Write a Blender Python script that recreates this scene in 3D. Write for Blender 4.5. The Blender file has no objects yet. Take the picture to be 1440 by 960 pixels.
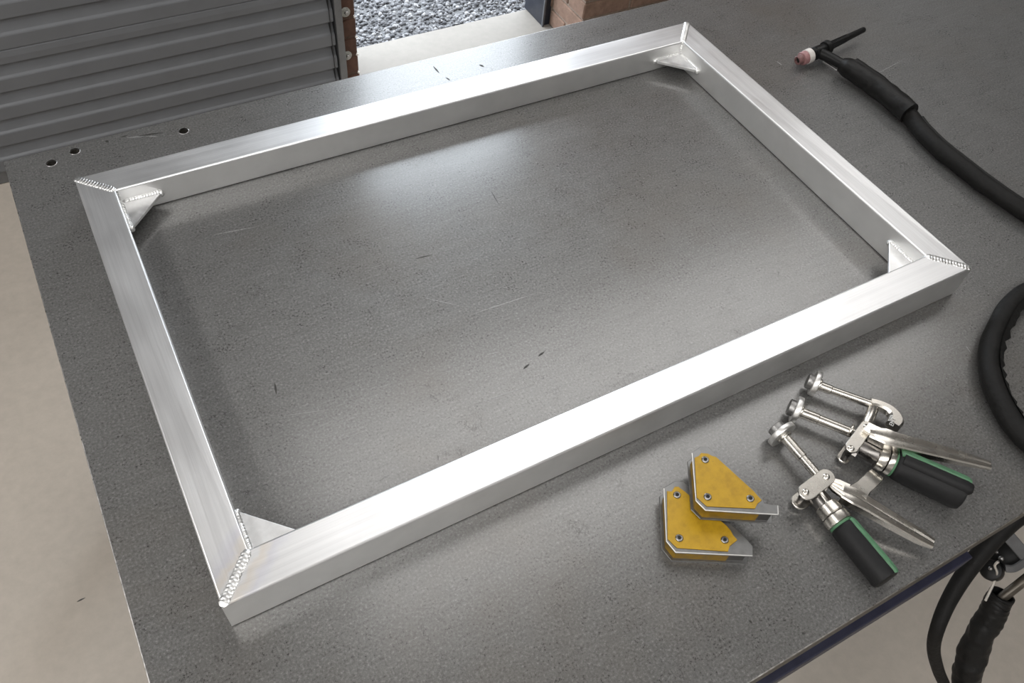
import bpy, bmesh, math, random
import numpy as np
from mathutils import Vector, Matrix, noise

random.seed(7)
rng = np.random.default_rng(7)
S = bpy.context.scene
COL = S.collection
TZ = 0.85                      # height of the bench top above the floor (metres)

# ------------------------------------------------------------------ camera
cam_d = bpy.data.cameras.new('camera')
cam_d.sensor_width = 36.0
cam_d.lens = 1173.218 / 1440 * 36.0
cam_d.clip_start = 0.02
cam = bpy.data.objects.new('camera', cam_d)
COL.objects.link(cam)
cam.matrix_world = Matrix(((0.874717, 0.338096, -0.347220, 0.061417),
                           (-0.478312, 0.717618, -0.506204, -0.400070),
                           (0.078026, 0.608865, 0.789427, 0.977536 + TZ),
                           (0, 0, 0, 1)))
S.camera = cam

# ------------------------------------------------------------------ light
S.view_settings.view_transform = 'Standard'
S.view_settings.look = 'None'
S.view_settings.exposure = 0.0
S.view_settings.gamma = 1.0
S.view_settings.use_curve_mapping = False
S.cycles.max_bounces = 4
S.cycles.diffuse_bounces = 3
S.cycles.glossy_bounces = 3
S.cycles.transmission_bounces = 2

world = bpy.data.worlds.new('overcast_sky')
S.world = world
world.use_nodes = True
bg = world.node_tree.nodes['Background']
bg.inputs[0].default_value = (0.85, 0.925, 1.0, 1)
bg.inputs[1].default_value = 7.2


def area(name, loc, size, power, color, rot=(0, 0, 0)):
    d = bpy.data.lights.new(name, 'AREA')
    d.shape = 'RECTANGLE'
    d.size, d.size_y = size
    d.energy = power
    d.color = color
    o = bpy.data.objects.new(name, d)
    COL.objects.link(o)
    o.location = loc
    o.rotation_euler = rot
    return o


# a ceiling strip light, two added unseen fill lights and the light portal of the open doorway
LAMP = (1.0, 0.985, 0.965)
area('ceiling_strip_or_fill', (2.05, 1.25, 3.36), (3.4, 1.2), 38, LAMP)
area('ceiling_strip_or_fill', (-0.5, -1.6, 3.36), (3.8, 1.0), 64, LAMP)  # added fill behind the camera, lights the faces turned towards it
area('ceiling_strip_or_fill', (-1.95, 0.1, 3.36), (0.6, 3.2), 62, LAMP)  # added fill out of view, brightens the floor at the left
pt = area('doorway_portal', (1.32, 2.26, 1.22), (0.80, 2.44), 1, (1, 1, 1), (math.radians(-90), 0, 0))
pt.data.cycles.is_portal = True


# ------------------------------------------------------------------ materials
class NT:
    def __init__(self, name):
        self.m = bpy.data.materials.new(name)
        self.m.use_nodes = True
        self.t = self.m.node_tree
        self.b = self.t.nodes['Principled BSDF']

    def n(self, typ, inputs=None, **kw):
        nd = self.t.nodes.new(typ)
        for k, v in kw.items():
            setattr(nd, k, v)
        for k, v in (inputs or {}).items():
            self.set(nd.inputs[k], v)
        return nd

    def set(self, sock, v):
        if hasattr(v, 'is_output') or isinstance(v, bpy.types.NodeSocket):
            self.t.links.new(v, sock)
        elif isinstance(v, bpy.types.Node):
            self.t.links.new(v.outputs[0], sock)
        else:
            if isinstance(v, (tuple, list)) and len(v) == 3 and sock.type == 'RGBA':
                v = (*v, 1)
            sock.default_value = v

    def coord(self, scale=(1, 1, 1), rot=(0, 0, 0), loc=(0, 0, 0)):
        c = self.n('ShaderNodeTexCoord')
        return self.n('ShaderNodeMapping', {'Vector': c.outputs['Object'], 'Scale': scale, 'Rotation': rot, 'Location': loc}).outputs[0]

    def noise(self, vec, scale, detail=4, rough=0.55, dist=0.0):
        return self.n('ShaderNodeTexNoise', {'Vector': vec, 'Scale': scale, 'Detail': detail, 'Roughness': rough, 'Distortion': dist}).outputs[0]

    def vor(self, vec, scale, feature='F1', out='Distance', rand=1.0):
        return self.n('ShaderNodeTexVoronoi', {'Vector': vec, 'Scale': scale, 'Randomness': rand}, feature=feature).outputs[out]

    def ramp(self, fac, stops, interp='LINEAR'):
        r = self.n('ShaderNodeValToRGB', {'Fac': fac})
        cr = r.color_ramp
        cr.interpolation = interp
        while len(cr.elements) < len(stops):
            cr.elements.new(0.5)
        for e, (p, c) in zip(cr.elements, stops):
            e.position = p
            if isinstance(c, (int, float)):
                c = (c, c, c)
            e.color = (*c, 1)
        return r.outputs[0]

    def mix(self, fac, a, b, mode='MIX'):
        x = self.n('ShaderNodeMix', data_type='RGBA', blend_type=mode)
        self.set(x.inputs[0], fac)
        self.set(x.inputs[6], a)
        self.set(x.inputs[7], b)
        return x.outputs[2]

    def math(self, op, a, b=0.0, clamp=False):
        x = self.n('ShaderNodeMath', operation=op, use_clamp=clamp)
        self.set(x.inputs[0], a)
        self.set(x.inputs[1], b)
        return x.outputs[0]

    def maprange(self, v, a, b, c, d):
        return self.n('ShaderNodeMapRange', {'Value': v, 'From Min': a, 'From Max': b, 'To Min': c, 'To Max': d}).outputs[0]

    def bump(self, h, strength=0.2, dist=0.001, normal=None):
        x = self.n('ShaderNodeBump', {'Height': h, 'Strength': strength, 'Distance': dist})
        if normal is not None:
            self.set(x.inputs['Normal'], normal)
        return x.outputs[0]

    def out(self, **kw):
        for k, v in kw.items():
            self.set(self.b.inputs[k.replace('_', ' ')], v)
        return self.m


def simple(name, color, rough=0.5, metal=0.0, var=0.12, scale=60, bump=0.1, bdist=0.0006, stretch=(1, 1, 1), rvar=0.1, spec=0.5):
    t = NT(name)
    v = t.coord(stretch)
    nz = t.noise(v, scale, 5)
    lo = tuple(c * (1 - var) for c in color)
    hi = tuple(min(1, c * (1 + var)) for c in color)
    col = t.ramp(nz, [(0.3, lo), (0.7, hi)])
    r = t.maprange(nz, 0.3, 0.7, max(0.02, rough - rvar), min(1, rough + rvar))
    if bump:
        t.out(Normal=t.bump(nz, bump, bdist))
    return t.out(Base_Color=col, Metallic=metal, Roughness=r, Specular_IOR_Level=spec)


def mat_table():
    t = NT('bench_steel')
    v = t.coord()
    big = t.noise(v, 3.2, 4, 0.6)
    mid = t.noise(v, 30, 4, 0.65)
    fine = t.noise(v, 300, 2, 0.75)
    base = t.ramp(big, [(0.28, (0.112, 0.107, 0.101)), (0.5, (0.142, 0.138, 0.132)), (0.72, (0.165, 0.162, 0.158))])
    base = t.mix(0.22, base, t.ramp(mid, [(0.3, (0.12, 0.118, 0.114)), (0.7, (0.25, 0.247, 0.243))]))
    base = t.mix(0.50, base, t.ramp(fine, [(0.30, (0.022, 0.022, 0.022)), (0.44, (0.12, 0.12, 0.118)), (0.58, (0.185, 0.185, 0.182)), (0.74, (0.42, 0.42, 0.42))]))
    # rolled streaks of the plate, with brown oil tint in patches
    st = t.noise(t.coord((4, 40, 1), (0, 0, 0.25)), 4, 3, 0.6)
    base = t.mix(0.10, base, t.ramp(st, [(0.35, (0.11, 0.107, 0.102)), (0.65, (0.27, 0.266, 0.26))]))
    base = t.mix(t.ramp(big, [(0.30, 0.30), (0.48, 0.0)]), base, (0.150, 0.130, 0.108))
    # pits, dark nicks and hairline cracks
    wn = t.n('ShaderNodeTexNoise', {'Vector': v, 'Scale': 90.0, 'Detail': 2}).outputs[1]
    wv = t.n('ShaderNodeVectorMath', {0: v, 1: t.n('ShaderNodeVectorMath', {0: wn, 1: (0.02, 0.02, 0.02)}, operation='MULTIPLY').outputs[0]}, operation='ADD').outputs[0]
    m1 = t.noise(v, 12, 4, 0.7)
    pit = t.math('MULTIPLY', t.ramp(t.vor(wv, 85), [(0.05, 1.0), (0.11, 0.0)]), t.ramp(m1, [(0.47, 0.0), (0.55, 1.0)]))
    tc = t.coord((62, 330, 1), (0, 0, 0.9))
    nick = t.math('MULTIPLY', t.ramp(t.vor(tc, 1.0), [(0.06, 1.0), (0.12, 0.0)]), t.ramp(m1, [(0.40, 1.0), (0.50, 0.0)]))
    cr = t.vor(wv, 42, 'DISTANCE_TO_EDGE')
    crack = t.math('MULTIPLY', t.ramp(cr, [(0.008, 1.0), (0.024, 0.0)]), t.ramp(t.noise(t.coord(loc=(1, 2, 0)), 16, 4, 0.75), [(0.545, 0.0), (0.645, 0.8)]))
    dark = t.math('MAXIMUM', t.math('MAXIMUM', pit, nick), crack)
    base = t.mix(t.math('MULTIPLY', dark, 0.75), base, (0.035, 0.033, 0.03))
    # bright scratches
    sc = None
    m2 = t.noise(t.coord(loc=(3.3, 5, 0)), 7, 3)
    for i, (rz, lx, sy, lo, hi) in enumerate(((0.38, 5.5, 330, 0.50, 0.60), (0.16, 4.0, 300, 0.50, 0.40), (-0.6, 5.0, 330, 0.54, 0.62))):
        c = t.coord((lx, sy, 1), (0, 0, rz), (1.7 * i, 2.9 * i, 0))
        s = t.ramp(t.vor(c, 1.0, 'F1'), [(0.025, 1.0), (0.075, 0.0)])
        s = t.math('MULTIPLY', s, t.maprange(m2, lo, hi, 0.0, 1.0))
        sc = s if sc is None else t.math('MAXIMUM', sc, s)
    base = t.mix(t.math('MULTIPLY', sc, 0.45), base, (0.50, 0.50, 0.49))
    rough = t.maprange(mid, 0.3, 0.7, 0.29, 0.36)
    rough = t.math('ADD', rough, t.math('MULTIPLY', t.math('SUBTRACT', fine, 0.5), 0.25))
    h = t.math('SUBTRACT', t.math('ADD', t.math('MULTIPLY', fine, 0.5), t.math('MULTIPLY', mid, 0.4)), dark)
    return t.out(Base_Color=base, Metallic=0.42, Roughness=rough, Coat_Weight=0.85, Coat_Roughness=0.17, Normal=t.bump(h, 0.30, 0.0005))


def mat_alu(name, axis):
    t = NT(name)
    s = (2.2, 420, 420) if axis == 'x' else (420, 2.2, 420)
    s2 = (1.0, 60, 60) if axis == 'x' else (60, 1.0, 60)
    br = t.noise(t.coord(s), 1.0, 3, 0.6)
    br2 = t.noise(t.coord(s2), 1.6, 4, 0.6)
    pat = t.noise(t.coord(), 9, 4, 0.6)
    col = t.ramp(br, [(0.3, (0.80, 0.80, 0.805)), (0.7, (0.93, 0.93, 0.935))])
    col = t.mix(0.30, col, t.ramp(br2, [(0.3, (0.70, 0.70, 0.71)), (0.7, (0.96, 0.96, 0.96))]))
    # straw and violet heat tint along the mitre welds
    c = t.n('ShaderNodeTexCoord').outputs['Object']
    sp = t.n('ShaderNodeSeparateXYZ', {0: c})
    d = t.math('ABSOLUTE', t.math('SUBTRACT', sp.outputs[0], sp.outputs[1]))
    near = t.math('LESS_THAN', t.math('ADD', sp.outputs[0], sp.outputs[1]), 0.2)
    wob = t.math('ADD', d, t.math('MULTIPLY', t.math('SUBTRACT', t.noise(t.coord(), 45, 4), 0.5), 0.034))
    gold = t.ramp(wob, [(0.007, 0.0), (0.014, 0.34), (0.024, 0.18), (0.038, 0.0)])
    viol = t.ramp(wob, [(0.022, 0.0), (0.032, 0.26), (0.050, 0.0)])
    col = t.mix(t.math('MULTIPLY', gold, near), col, (0.80, 0.66, 0.50))
    col = t.mix(t.math('MULTIPLY', viol, near), col, (0.60, 0.60, 0.78))
    rough = t.maprange(pat, 0.3, 0.7, 0.36, 0.44)
    rough = t.math('ADD', rough, t.math('MULTIPLY', t.math('SUBTRACT', br2, 0.5), 0.12))
    return t.out(Base_Color=col, Metallic=1.0, Roughness=rough, Normal=t.bump(br, 0.22, 0.0003))


def mat_floor(name, c0, c1, c2):
    t = NT(name)
    v = t.coord()
    a = t.noise(v, 1.6, 6, 0.6)
    b = t.noise(v, 38, 5, 0.65)
    col = t.ramp(a, [(0.3, c0), (0.55, c1), (0.75, c2)])
    col = t.mix(0.25, col, t.ramp(b, [(0.3, tuple(x * 0.75 for x in c1)), (0.7, tuple(min(1, x * 1.2) for x in c1))]))
    sp = t.math('MULTIPLY', t.ramp(t.vor(v, 9.0), [(0.03, 1.0), (0.09, 0.0)]), t.ramp(t.noise(v, 4, 2), [(0.52, 0.0), (0.62, 1.0)]))
    col = t.mix(t.math('MULTIPLY', sp, 0.55), col, tuple(x * 0.5 for x in c1))
    return t.out(Base_Color=col, Roughness=0.72, Normal=t.bump(b, 0.2, 0.0008))


def mat_brick(name, c0, c1):
    t = NT(name)
    v = t.coord()
    rnd = t.n('ShaderNodeObjectInfo').outputs['Random']
    a = t.noise(v, 34, 6, 0.7)
    col = t.mix(rnd, c0, c1)
    col = t.mix(0.5, col, t.ramp(a, [(0.3, tuple(x * 0.6 for x in c0)), (0.7, tuple(min(1, x * 1.4) for x in c1))]))
    return t.out(Base_Color=col, Roughness=0.88, Normal=t.bump(a, 0.6, 0.003))


def mat_yellow():
    t = NT('yellow_enamel')
    v = t.coord()
    a = t.noise(v, 55, 5, 0.65)
    col = t.ramp(a, [(0.28, (0.32, 0.178, 0.005)), (0.5, (0.43, 0.252, 0.007)), (0.75, (0.49, 0.292, 0.010))])
    chip = t.math('MULTIPLY', t.ramp(t.vor(v, 210), [(0.10, 1.0), (0.2, 0.0)]), t.ramp(t.noise(v, 60, 3), [(0.55, 0.0), (0.63, 1.0)]))
    col = t.mix(t.math('MULTIPLY', chip, 0.6), col, (0.10, 0.07, 0.03))
    return t.out(Base_Color=col, Roughness=0.45, Normal=t.bump(a, 0.06, 0.0003))


M = {}
M['table'] = mat_table()
M['alu_x'] = mat_alu('brushed_aluminium_lengthwise', 'x')
M['alu_y'] = mat_alu('brushed_aluminium_crosswise', 'y')
M['alu_side'] = simple('satin_mill_aluminium', (0.88, 0.88, 0.875), 0.50, 1.0, 0.03, 30, 0, rvar=0.03)
M['alu_plate'] = simple('aluminium_plate', (0.80, 0.80, 0.80), 0.38, 1.0, 0.08, 90, 0.15, 0.0004)
M['weld'] = simple('aluminium_weld', (0.88, 0.88, 0.87), 0.38, 1.0, 0.06, 300, 0)
M['edge'] = simple('worn_bright_steel_edge', (0.50, 0.49, 0.48), 0.34, 1.0, 0.35, 160, 0.5, 0.001)
M['navy'] = simple('navy_painted_steel', (0.020, 0.021, 0.042), 0.5, 0.0, 0.2, 40)
M['floor'] = mat_floor('beige_concrete', (0.40, 0.355, 0.305), (0.46, 0.41, 0.355), (0.51, 0.46, 0.405))
M['sill'] = mat_floor('pale_sill_concrete', (0.185, 0.168, 0.147), (0.227, 0.208, 0.184), (0.255, 0.236, 0.212))
M['slat'] = simple('grey_painted_shutter', (0.140, 0.146, 0.156), 0.48, 0.1, 0.05, 14, 0.03)
M['guide'] = simple('galvanised_guide_steel', (0.155, 0.158, 0.162), 0.45, 0.5, 0.15, 40)
M['guide_dark'] = simple('black_guide_seal', (0.02, 0.02, 0.02), 0.6)
M['brick'] = mat_brick('red_brown_brick', (0.060, 0.029, 0.019), (0.095, 0.046, 0.030))
M['brick_pale'] = mat_brick('tan_brown_brick', (0.150, 0.092, 0.066), (0.190, 0.120, 0.088))
M['mortar'] = simple('mortar', (0.20, 0.155, 0.122), 0.95, 0, 0.25, 120, 0.5, 0.002)
M['mortar_red'] = simple('stained_mortar', (0.10, 0.062, 0.045), 0.95, 0, 0.25, 120, 0.5, 0.002)
M['mortar_white'] = simple('white_mortar_crumb', (0.7, 0.67, 0.62), 0.95, 0, 0.15, 120, 0.5, 0.002)
M['plaster'] = simple('grey_painted_wall', (0.40, 0.405, 0.415), 0.85, 0, 0.06, 8, 0.1)
M['white_wall'] = simple('white_painted_wall', (0.72, 0.715, 0.70), 0.85, 0, 0.05, 8, 0.1)
M['ceiling'] = simple('pale_ceiling', (0.50, 0.50, 0.50), 0.9, 0, 0.06, 8, 0.1)
M['post'] = simple('blue_black_door_post', (0.016, 0.018, 0.026), 0.42, 0.0, 0.2, 30)
M['post_edge'] = simple('grey_post_edge', (0.10, 0.105, 0.115), 0.4, 0.3)
M['washer'] = simple('pale_zinc_washer', (0.33, 0.33, 0.30), 0.6, 0.1, 0.3, 160, 0.4)
M['gravel_bed'] = simple('gravel_bed', (0.15, 0.15, 0.155), 0.95, 0, 0.7, 90, 1.0, 0.012)
M['chrome'] = simple('nickel_plated_steel', (0.66, 0.63, 0.58), 0.27, 1.0, 0.04, 40, 0, rvar=0.03)
M['chrome_dark'] = simple('dark_steel_body', (0.20, 0.19, 0.18), 0.30, 1.0, 0.1, 60, 0)
M['disc'] = simple('machined_steel_disc', (0.84, 0.83, 0.81), 0.42, 1.0, 0.04, 100, 0)
M['stud'] = simple('grey_steel_stud', (0.34, 0.335, 0.33), 0.42, 1.0, 0.15, 150, 0)
M['grip'] = simple('black_rubber_grip', (0.012, 0.012, 0.0125), 0.55, 0.0, 0.25, 260, 0.2, 0.0004, spec=0.25)
M['green'] = simple('green_grip_stripe', (0.075, 0.185, 0.098), 0.55, 0.0, 0.12, 120, 0.2)
M['yellow'] = mat_yellow()
M['shaded_grimy'] = simple('shaded_grimy_yellow_enamel', (0.25, 0.145, 0.008), 0.5, 0, 0.35, 90, 0)  # magnet yellow with recess shade painted into its colour, plus grime
M['magsteel'] = simple('magnet_plate_steel', (0.24, 0.24, 0.238), 0.42, 1.0, 0.14, 110, 0)
M['magdark'] = simple('magnet_core_steel', (0.10, 0.095, 0.09), 0.38, 1.0, 0.3, 90, 0)
M['screw'] = simple('screw_steel', (0.25, 0.245, 0.24), 0.35, 1.0, 0.2, 200, 0)
M['edge_face'] = simple('dark_plate_edge', (0.075, 0.068, 0.058), 0.5, 0.5, 0.3, 120, 0.2)
M['gouge'] = simple('dark_gouge', (0.045, 0.043, 0.040), 0.6, 0.3, 0.3, 300, 0)
M['scratch'] = simple('bright_scratch', (0.34, 0.34, 0.335), 0.5, 0.6, 0.3, 300, 0)
M['dark'] = simple('dark_recess', (0.012, 0.012, 0.012), 0.8)
M['hose'] = simple('black_hose_cover', (0.0100, 0.0096, 0.0092), 0.60, 0.0, 0.3, 140, 0.6, 0.0014, spec=0.18)
M['leather'] = simple('black_leather_sleeve', (0.0090, 0.0086, 0.0082), 0.46, 0.0, 0.35, 75, 0.7, 0.002, spec=0.22)
M['plastic'] = simple('black_torch_plastic', (0.008, 0.008, 0.008), 0.42, 0.0, 0.2, 90, spec=0.22)
M['pink'] = simple('pink_ceramic', (0.30, 0.155, 0.155), 0.5, 0.0, 0.2, 160)
M['pink_dark'] = simple('heat_darkened_pink_ceramic', (0.17, 0.085, 0.082), 0.5, 0.0, 0.3, 160)
M['white_ring'] = simple('white_ptfe_ring', (0.62, 0.58, 0.55), 0.5, 0.0, 0.06, 90)
M['bracket'] = simple('grey_bracket_steel', (0.115, 0.115, 0.118), 0.5, 0.3, 0.15, 60)
M['rod'] = simple('brown_grey_rod', (0.105, 0.090, 0.072), 0.4, 0.5, 0.2, 60)


# ------------------------------------------------------------------ mesh helpers
def wloc(o):
    v = Vector((0, 0, 0))
    while o is not None:
        v += o.location
        o = o.parent
    return v


def finish(name, bm, mat, parent=None, smooth=35, origin=None):
    """link one mesh object; vertices are given in world metres"""
    bmesh.ops.recalc_face_normals(bm, faces=bm.faces)
    me = bpy.data.meshes.new(name)
    off = Vector(origin) if origin is not None else (wloc(parent) if parent else Vector((0, 0, 0)))
    for v in bm.verts:
        v.co -= off
    bm.to_mesh(me)
    bm.free()
    me.materials.append(M[mat])
    if smooth:
        me.polygons.foreach_set('use_smooth', [True] * len(me.polygons))
        me.set_sharp_from_angle(angle=math.radians(smooth))
    o = bpy.data.objects.new(name, me)
    COL.objects.link(o)
    if parent:
        o.parent = parent
        if origin is not None:
            o.location = off - wloc(parent)
    elif origin is not None:
        o.location = off
    return o


def thing(name, label, cat, loc, group=None):
    o = bpy.data.objects.new(name, None)
    COL.objects.link(o)
    o.location = loc
    o.empty_display_size = 0.05
    o['label'] = label
    o['category'] = cat
    if group:
        o['group'] = group
    return o


def struct(name, bm, mat, smooth=None, origin=None):
    o = finish(name, bm, mat, None, smooth, origin)
    o['kind'] = 'structure'
    return o


def NB():
    return bmesh.new()


def box(bm, lo, hi, bev=0.0, seg=2):
    vs = [bm.verts.new((x, y, z)) for x in (lo[0], hi[0]) for y in (lo[1], hi[1]) for z in (lo[2], hi[2])]
    fs = []
    for q in ((0, 1, 3, 2), (4, 6, 7, 5), (0, 4, 5, 1), (2, 3, 7, 6), (0, 2, 6, 4), (1, 5, 7, 3)):
        fs.append(bm.faces.new([vs[i] for i in q]))
    if bev:
        es = list({e for f in fs for e in f.edges})
        bmesh.ops.bevel(bm, geom=es, offset=bev, segments=seg, affect='EDGES', profile=0.5)
    return vs


def prism(bm, poly, z0, z1, bev=0.0, seg=2):
    """upright prism over a plan outline"""
    b = [bm.verts.new((p[0], p[1], z0)) for p in poly]
    t = [bm.verts.new((p[0], p[1], z1)) for p in poly]
    fs = [bm.faces.new(b[::-1]), bm.faces.new(t)]
    n = len(poly)
    for i in range(n):
        fs.append(bm.faces.new((b[i], b[(i + 1) % n], t[(i + 1) % n], t[i])))
    if bev:
        es = list({e for f in fs[:2] for e in f.edges})
        bmesh.ops.bevel(bm, geom=es, offset=bev, segments=seg, affect='EDGES', profile=0.5)


def catmull(pts, per=8):
    P = [Vector(p) for p in pts]
    P = [P[0] * 2 - P[1]] + P + [P[-1] * 2 - P[-2]]
    out = []
    for i in range(1, len(P) - 2):
        a, b, c, d = P[i - 1:i + 3]
        for k in range(per):
            t = k / per
            out.append(0.5 * (2 * b + (c - a) * t + (2 * a - 5 * b + 4 * c - d) * t * t + (3 * b - a - 3 * c + d) * t ** 3))
    out.append(P[-2].copy())
    return out


def interp(vals, n):
    x = np.linspace(0, 1, len(vals))
    return list(np.interp(np.linspace(0, 1, n), x, vals))


def frames(pts, up=Vector((0, 0, 1))):
    """tangent, side, up along a path with the given up hint"""
    res = []
    n = len(pts)
    for i in range(n):
        t = (pts[min(i + 1, n - 1)] - pts[max(i - 1, 0)]).normalized()
        s = t.cross(up)
        if s.length < 1e-4:
            s = t.cross(Vector((1, 0, 0)))
        s.normalize()
        res.append((t, s, s.cross(t)))
    return res


def tube(bm, pts, radii, seg=16, caps=True, flat=1.0, up=Vector((0, 0, 1))):
    pts = [Vector(p) for p in pts]
    if not isinstance(radii, (list, tuple)):
        radii = [radii] * len(pts)
    if len(radii) != len(pts):
        radii = interp(radii, len(pts))
    rings = []
    for p, r, (t, s, u) in zip(pts, radii, frames(pts, up)):
        rings.append([bm.verts.new(p + s * (r * math.cos(a)) + u * (r * flat * math.sin(a)))
                      for a in (2 * math.pi * k / seg for k in range(seg))])
    for A, B in zip(rings, rings[1:]):
        for k in range(seg):
            bm.faces.new((A[k], A[(k + 1) % seg], B[(k + 1) % seg], B[k]))
    if caps:
        bm.faces.new(rings[0][::-1])
        bm.faces.new(rings[-1])
    return rings


def lathe(bm, p0, p1, prof, seg=24, caps=True):
    """body of revolution about p0-p1: prof = [(distance along the axis, radius)]"""
    p0, p1 = Vector(p0), Vector(p1)
    t = (p1 - p0).normalized()
    s = t.cross(Vector((0, 0, 1)))
    if s.length < 1e-4:
        s = Vector((1, 0, 0))
    s.normalize()
    u = s.cross(t)
    rings = []
    for d, r in prof:
        rings.append([bm.verts.new(p0 + t * d + s * (r * math.cos(a)) + u * (r * math.sin(a)))
                      for a in (2 * math.pi * k / seg for k in range(seg))])
    for A, B in zip(rings, rings[1:]):
        for k in range(seg):
            bm.faces.new((A[k], A[(k + 1) % seg], B[(k + 1) % seg], B[k]))
    if caps:
        bm.faces.new(rings[0][::-1])
        bm.faces.new(rings[-1])


def cyl(bm, p0, p1, r, bev=0.0015, seg=24):
    L = (Vector(p1) - Vector(p0)).length
    b = min(bev, r * 0.4, L * 0.4)
    lathe(bm, p0, p1, [(0, r - b), (b * 0.3, r - b * 0.3), (b, r), (L - b, r), (L - b * 0.3, r - b * 0.3), (L, r - b)], seg)


def strip(bm, pts, widths, thick, up=Vector((0, 0, 1)), bev=0.0):
    """flat bar swept along a path: widths across, thick along up"""
    pts = [Vector(p) for p in pts]
    n = len(pts)
    if not isinstance(widths, (list, tuple)):
        widths = [widths] * n
    if len(widths) != n:
        widths = interp(widths, n)
    if not isinstance(thick, (list, tuple)):
        thick = [thick] * n
    if len(thick) != n:
        thick = interp(thick, n)
    rings = []
    for p, w, h, (t, s, u) in zip(pts, widths, thick, frames(pts, up)):
        c = min(w, h) * 0.22
        q = [(-w / 2 + c, -h / 2), (w / 2 - c, -h / 2), (w / 2, -h / 2 + c), (w / 2, h / 2 - c),
             (w / 2 - c, h / 2), (-w / 2 + c, h / 2), (-w / 2, h / 2 - c), (-w / 2, -h / 2 + c)]
        rings.append([bm.verts.new(p + s * a + u * b) for a, b in q])
    for A, B in zip(rings, rings[1:]):
        for k in range(8):
            bm.faces.new((A[k], A[(k + 1) % 8], B[(k + 1) % 8], B[k]))
    bm.faces.new(rings[0][::-1])
    bm.faces.new(rings[-1])


def bead(bm, a, b, width, height, normal, pitch=0.0042, seed=0):
    """rippled weld bead from a to b, half sunk into the joint, bulging along normal"""
    a, b, nrm = Vector(a), Vector(b), Vector(normal).normalized()
    L = (b - a).length
    t = (b - a).normalized()
    s = t.cross(nrm).normalized()
    rnd = random.Random(seed)
    n = max(3, int(L / pitch))
    per, seg = 5, 12
    rings = []
    for i in range(n * per + 1):
        f = i / (n * per)
        ph = (i % per) / per
        saw = 0.84 + 0.22 * ph
        k = rnd.uniform(0.95, 1.05)
        end = min(1.0, math.sqrt(max(0.0, min(f, 1 - f) * L / (width * 0.5))) + 0.05)
        w, h = width * 0.5 * saw * k * (0.4 + 0.6 * end), height * saw * k * end
        ring = []
        for j in range(seg):
            ang = 2 * math.pi * j / seg
            x, y = math.cos(ang), math.sin(ang)
            lag = 0.55 * pitch * (1 - x * x)
            ring.append(bm.verts.new(a + t * (f * L + lag * end) + s * (w * x) + nrm * (h * y if y > 0 else 0.5 * h * y)))
        rings.append(ring)
    for A, B in zip(rings, rings[1:]):
        for k in range(seg):
            bm.faces.new((A[k], A[(k + 1) % seg], B[(k + 1) % seg], B[k]))
    bm.faces.new(rings[0][::-1])
    bm.faces.new(rings[-1])


# ------------------------------------------------------------------ the workshop
X0, X1, Y0, Y1, HZ = -3.0, 5.5, -4.0, 1.974, 3.4     # room
OX0, OX1, OZ = 0.918, 1.72, 2.44                      # doorway
bm = NB(); box(bm, (X0, Y0, -0.1), (X1, 2.0, 0.0)); struct('floor', bm, 'floor')
bm = NB(); box(bm, (X0, Y0, HZ), (X1, 2.3, HZ + 0.1)); struct('ceiling', bm, 'ceiling')
bm = NB(); box(bm, (X0 - 0.1, Y0, 0), (X0, 2.3, HZ)); struct('wall_left', bm, 'white_wall')
bm = NB(); box(bm, (X1, Y0, 0), (X1 + 0.1, 2.3, HZ)); struct('wall_right', bm, 'plaster')
bm = NB(); box(bm, (X0, Y0 - 0.1, 0), (X1, Y0, HZ)); struct('wall_front', bm, 'white_wall')
bm = NB()
box(bm, (X0, Y1 + 0.06, OZ), (X1, 2.215, HZ))
box(bm, (X0, Y1 + 0.06, 0), (-2.2, 2.215, OZ))
struct('wall_back', bm, 'plaster')

# doorway threshold
bm = NB(); box(bm, (OX0 - 0.06, 2.0, -0.12), (1.757, 2.222, 0.003), 0.004)
struct('trim_1', bm, 'sill')

# brick jamb between the roller shutter and the doorway
bm = NB(); box(bm, (0.846, 1.984, 0), (OX0 - 0.006, 2.212, OZ))
jamb = struct('wall_jamb', bm, 'mortar_red')
COURSE = 0.070
bk = None


def brick_mesh(size, name='brick'):
    b = NB()
    box(b, tuple(-s / 2 for s in size), tuple(s / 2 for s in size), 0.004, 1)
    for v in b.verts:
        v.co += noise.noise_vector(v.co * 23.0) * 0.0016
    me = bpy.data.meshes.new(name)
    bmesh.ops.recalc_face_normals(b, faces=b.faces)
    b.to_mesh(b and me)
    b.free()
    return me


def put_brick(me, mat, loc, parent, rz=0.0):
    o = bpy.data.objects.new('brick', me)
    if not me.materials:
        me.materials.append(M[mat])
    COL.objects.link(o)
    o.parent = parent
    o.location = loc
    o.rotation_euler = (0, 0, rz)
    return o


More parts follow.
